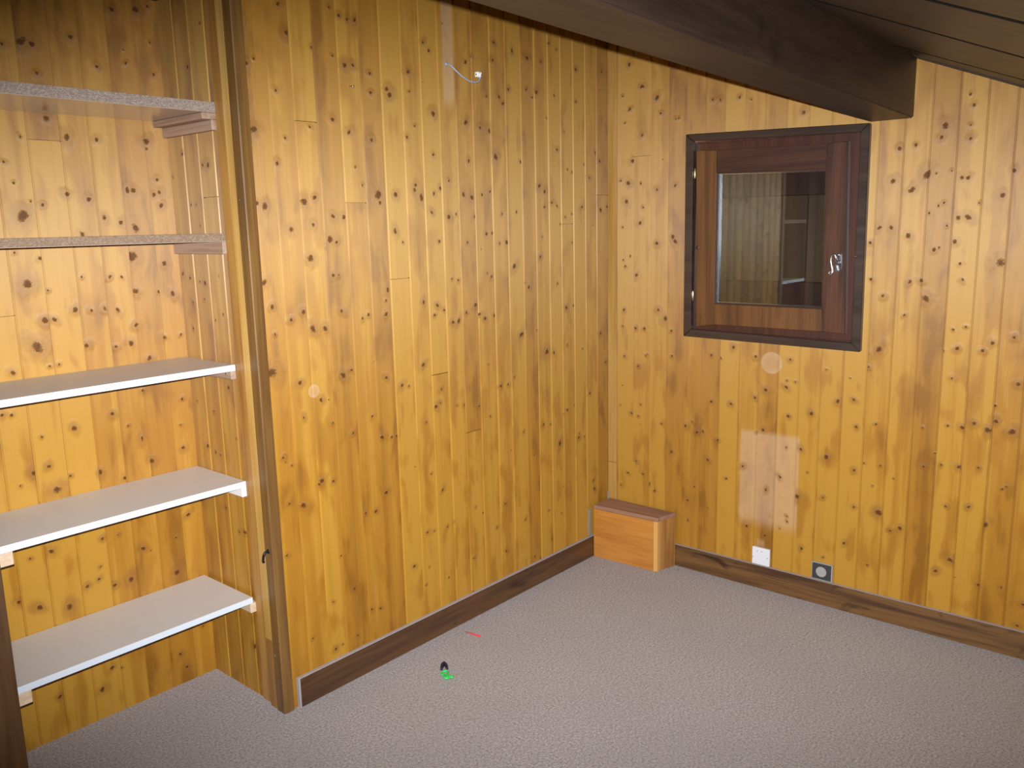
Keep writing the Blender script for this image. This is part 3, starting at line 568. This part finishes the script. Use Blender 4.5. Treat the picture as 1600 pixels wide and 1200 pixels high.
add_tube(bm, pth, [0.0042]*20 + [0.0036]*(len(pth)-20), 10)
lever = link('lever', bm, 'steel')
bm = bmesh.new(); add_tube(bm, [(-0.0079, -1.044, 1.3820), (-0.012, -1.044, 1.3820), (-0.0125, -1.044, 1.3820)], [0.0105, 0.0095, 0.006], 20)
rose = link('spindle_collar', bm, 'anthracite')
hnd = empty('handle', (0.0, -1.043, 1.383)); adopt(hnd, [plate, lever, rose])
for k, (dz) in enumerate((0.028, -0.028)):
    bm = bmesh.new(); add_tube(bm, [(-0.0079, -1.043, 1.383+dz), (-0.0095, -1.043, 1.383+dz), (-0.0098, -1.043, 1.383+dz)], [0.0038, 0.0034, 0.001], 12)
    s_ = link('plate_screw', bm, 'steel'); adopt(hnd, [s_])
for z in (1.745, 1.236):
    bm = bmesh.new(); add_tube(bm, [(-0.009, -0.4415, z-0.022), (-0.009, -0.4415, z-0.019), (-0.009, -0.4415, z+0.019), (-0.009, -0.4415, z+0.022)], [0.0022, 0.0036, 0.0036, 0.0022], 10)
    sp.append(link('hinge', bm, 'brass'))
bm = bmesh.new(); add_tube(bm, [(-0.0035, -0.4560, 1.4390), (-0.0052, -0.4560, 1.4390), (-0.0056, -0.4560, 1.4390)], [0.0075, 0.0070, 0.004], 16)
sp.append(link('screw_plug', bm, 'frame'))
adopt(sash, sp)
# closed board shutter outside
shut = empty('shutter', (0.10, -0.78, 1.10))
sk = []
bm = bmesh.new()
for k in range(6):
    y0 = -0.462 - k*0.1055
    add_box(bm, (0.100, y0-0.1035, 1.112), (0.120, y0, 1.840), 0.003)
sk.append(link('shutter_boards', bm, 'shutter'))
sk.append(box('shutter_rail', (0.078, -1.093, 1.640), (0.0995, -0.463, 1.775), 'frame', bev=0.003))
sk.append(box('shutter_rail', (0.078, -1.093, 1.165), (0.0995, -0.463, 1.300), 'frame', bev=0.003))
adopt(shut, sk)
adopt(win, parts)
for ch in (sash, shut):
    ch.parent = win; ch.location = ch.location - win.location
hnd.parent = win; hnd.location = hnd.location - win.location + Vector((0, -0.009, 0.001))

# ------------------------------------------------------------------ boxed-in corner
bxr = empty('pipe_box', (-0.08, -0.19, 0.0))
A_ = Vector((-0.1500, -0.0160)); B_ = Vector((-0.1330, -0.3520)); C_ = Vector((-0.0165, -0.3760)); D_ = Vector((-0.0165, -0.0160))
def pr_box(name, poly, z0, z1, mat, bev=0.0015):
    bm = bmesh.new(); add_prism(bm, [tuple(p) for p in poly], lambda x, y, z: (x, y, z), z0, z1, bev); return link(name, bm, mat)
tf = (D_-A_).normalized()*0.018; te = (A_-B_).normalized()*0.020
kids = [pr_box('front_panel', [A_, B_+te, B_+te+tf, A_+tf], 0.0, 0.2355, 'boxw'),
        pr_box('corner_strip', [B_+te*0.98, B_, B_+tf, B_+te*0.98+tf], 0.0, 0.2355, 'boxlight'),
        pr_box('end_panel', [B_+tf*1.03, C_, C_+te*0.9, B_+tf*1.03+te*0.9], 0.0, 0.2355, 'boxend'),
        pr_box('lid', [A_-tf*0.1, B_-tf*0.1-te*0.1, C_-te*0.1, D_], 0.236, 0.2540, 'boxtop', 0.003)]
adopt(bxr, kids)
tag(bxr, 'orange pine box standing on the carpet in the room corner, its lid dusty brown', 'box')

# ------------------------------------------------------------------ sockets
def rounded(w, h, r, n=5):
    out = []
    for cx, cy, a0 in ((w/2-r, h/2-r, 0), (-w/2+r, h/2-r, 90), (-w/2+r, -h/2+r, 180), (w/2-r, -h/2+r, 270)):
        for k in range(n+1):
            a = math.radians(a0 + 90*k/n); out.append((cx+r*math.cos(a), cy+r*math.sin(a)))
    return out
pl = empty('wall_plate', (0, -0.7840, 0.1400))
def plate_mesh(name, w, h, r, c, x0, x1, mat, tilt=0.0):
    bm = bmesh.new(); poly = [(c[0]+p*math.cos(tilt)-q*math.sin(tilt), c[1]+p*math.sin(tilt)+q*math.cos(tilt)) for p, q in rounded(w, h, r)]
    add_prism(bm, poly, lambda y, z, x: (x, y, z), x0, x1, 0.0008); return link(name, bm, mat)
def disc(name, c, r, x0, x1, mat, n=28):
    bm = bmesh.new(); add_prism(bm, [(c[0]+r*math.cos(2*math.pi*k/n), c[1]+r*math.sin(2*math.pi*k/n)) for k in range(n)], lambda y, z, x: (x, y, z), x0, x1, 0.0005 if r > 0.004 else 0); return link(name, bm, mat)
kids = [plate_mesh('cover', 0.078, 0.076, 0.003, (-0.7840, 0.1415), -0.0095, -0.0006, 'plastic')]
for y, z in ((-0.768, 0.163), (-0.788, 0.1635)): kids.append(disc('cover_hole', (y, z), 0.0026, -0.0099, -0.0094, 'silver', 12))
kids.append(disc('cover_screw', (-0.8135, 0.1395), 0.0028, -0.0100, -0.0094, 'silver', 12)); kids.append(disc('cover_screw', (-0.7480, 0.1340), 0.0028, -0.0100, -0.0094, 'silver', 12))
adopt(pl, kids); tag(pl, 'blank white square plastic cover plate just above the right skirting board', 'wall plate')
so = empty('antenna_socket', (0, -1.046, 0.1400))
kids = [plate_mesh('rim', 0.085, 0.073, 0.002, (-1.0455, 0.1395), -0.0080, -0.0006, 'silver'),
        plate_mesh('face', 0.077, 0.066, 0.001, (-1.0450, 0.1400), -0.0105, -0.0081, 'anthracite'),
        disc('round_cap', (-1.0440, 0.1400), 0.0215, -0.0130, -0.0106, 'silver')]
adopt(so, kids); tag(so, 'black rectangular wall socket with a round grey cap and silver rim above the skirting', 'socket')

# ------------------------------------------------------------------ lamp wire on the back wall
wr = empty('lamp_wire', (-1.0, -0.02, 2.10))
bm = bmesh.new()
add_tube(bm, spline([(-1.010, 0.002, 2.118), (-1.006, -0.016, 2.112), (-0.990, -0.030, 2.092), (-0.965, -0.040, 2.072), (-0.930, -0.046, 2.060), (-0.898, -0.048, 2.064), (-0.886, -0.047, 2.078), (-0.890, -0.046, 2.088)], 6), 0.0026, 8)
k1 = link('cable', bm, 'cable')
bm = bmesh.new()
for dx in (0.0, 0.011):
    add_box(bm, (-0.905+dx, -0.053, 2.080), (-0.896+dx, -0.038, 2.098), 0.002)
    add_tube(bm, [(-0.9005+dx, -0.0535, 2.093), (-0.9005+dx, -0.057, 2.093)], 0.0035, 10)
add_box(bm, (-0.905, -0.049, 2.085), (-0.885, -0.042, 2.092), 0.001)
k2 = link('terminal_block', bm, 'clear')
bm = bmesh.new(); add_tube(bm, [(-1.010, -0.0005, 2.118), (-1.010, -0.003, 2.118)], [0.008, 0.005], 14); k3 = link('cable_exit', bm, 'cable')
adopt(wr, [k1, k2, k3]); tag(wr, 'short grey lamp wire with a white terminal block sticking out of the back wall', 'wire')

# ------------------------------------------------------------------ little things
def tip(name, p, d, rad, length, mat, label, cat, grp=None):
    bm = bmesh.new(); p = Vector(p); d = Vector(d).normalized()
    add_tube(bm, [p, p+d*length, p+d*(length+0.0006), p+d*(length+0.0014)], [rad*0.55, rad*0.55, rad, rad*0.9], 10)
    return tag(link(name, bm, mat), label, cat, grp)
tip('nail', (-1.451, 0.0, 1.998), (0, -1, -0.2), 0.0035, 0.018, 'steel', 'small nail in the back wall boards, the only one left of the lamp wire', 'nail')
tip('nail', (-1.8662, 0.012, 1.640), (-1, 0, 0), 0.0040, 0.003, 'steel', 'bright nail head on the brown corner post beside the second chipboard shelf', 'nail')
tip('nail', (-1.8662, 0.022, 0.200), (-1, 0, 0), 0.0035, 0.002, 'steel', 'small bright nail head low down on the corner post, below the lowest shelf', 'nail')
bm = bmesh.new()
add_tube(bm, spline([(-1.866, 0.014, 0.556), (-1.878, 0.013, 0.556), (-1.884, 0.014, 0.548), (-1.884, 0.020, 0.530), (-1.880, 0.024, 0.522)], 6), 0.0042, 8)
add_tube(bm, [(-1.8655, 0.014, 0.556), (-1.868, 0.014, 0.556)], 0.008, 12)
tag(link('wall_hook', bm, 'black'), 'little dark metal hook screwed into the corner post above the lowest shelf', 'hook')



bm = bmesh.new(); add_tube(bm, [(-1.0890, -0.0715, 0.0040), (-1.0855, -0.108, 0.0045), (-1.0825, -0.144, 0.005), (-1.0822, -0.1475, 0.005)], [0.0010, 0.0026, 0.0044, 0.0034], 10)
tag(link('plastic_stick', bm, 'red'), 'thin red plastic stick lying on the carpet near the back skirting board', 'stick')

bm = bmesh.new()
add_tube(bm, spline([(-1.3500, -0.2080, 0.0050), (-1.3330, -0.1950, 0.0070), (-1.3190, -0.1890, 0.0085), (-1.3220, -0.2020, 0.0070), (-1.3340, -0.2210, 0.0050)], 5), [0.0045, 0.005, 0.0055, 0.006, 0.0065, 0.007] + [0.007]*9 + [0.0065, 0.006, 0.0055, 0.005, 0.0045, 0.004], 8)
tag(link('rubber_bit', bm, 'navy'), 'tiny dark blue curved rubber bit on the carpet beside the green ring', 'scrap')
bm = bmesh.new()
cc = Vector((-1.3612, -0.2345, 0.0055)); n = 20
add_tube(bm, [cc + Vector((0.0130*math.cos(2*math.pi*k/n), 0.0110*math.sin(2*math.pi*k/n), 0.0012*math.sin(4*math.pi*k/n))) for k in range(n+1)], 0.0036, 8)
add_tube(bm, spline([(-1.3700, -0.2420, 0.0055), (-1.3780, -0.2500, 0.007), (-1.3850, -0.2600, 0.006), (-1.3780, -0.2680, 0.005), (-1.3680, -0.2640, 0.0065), (-1.3650, -0.2760, 0.005), (-1.3580, -0.2740, 0.005)], 5), 0.0040, 8)
add_tube(bm, spline([(-1.3640, -0.2440, 0.006), (-1.3660, -0.2540, 0.008), (-1.3740, -0.2600, 0.007), (-1.3860, -0.2620, 0.005)], 5), 0.0036, 8)
tag(link('rubber_ring', bm, 'green'), 'tiny bright green rubber ring with a tail lying on the carpet', 'scrap')
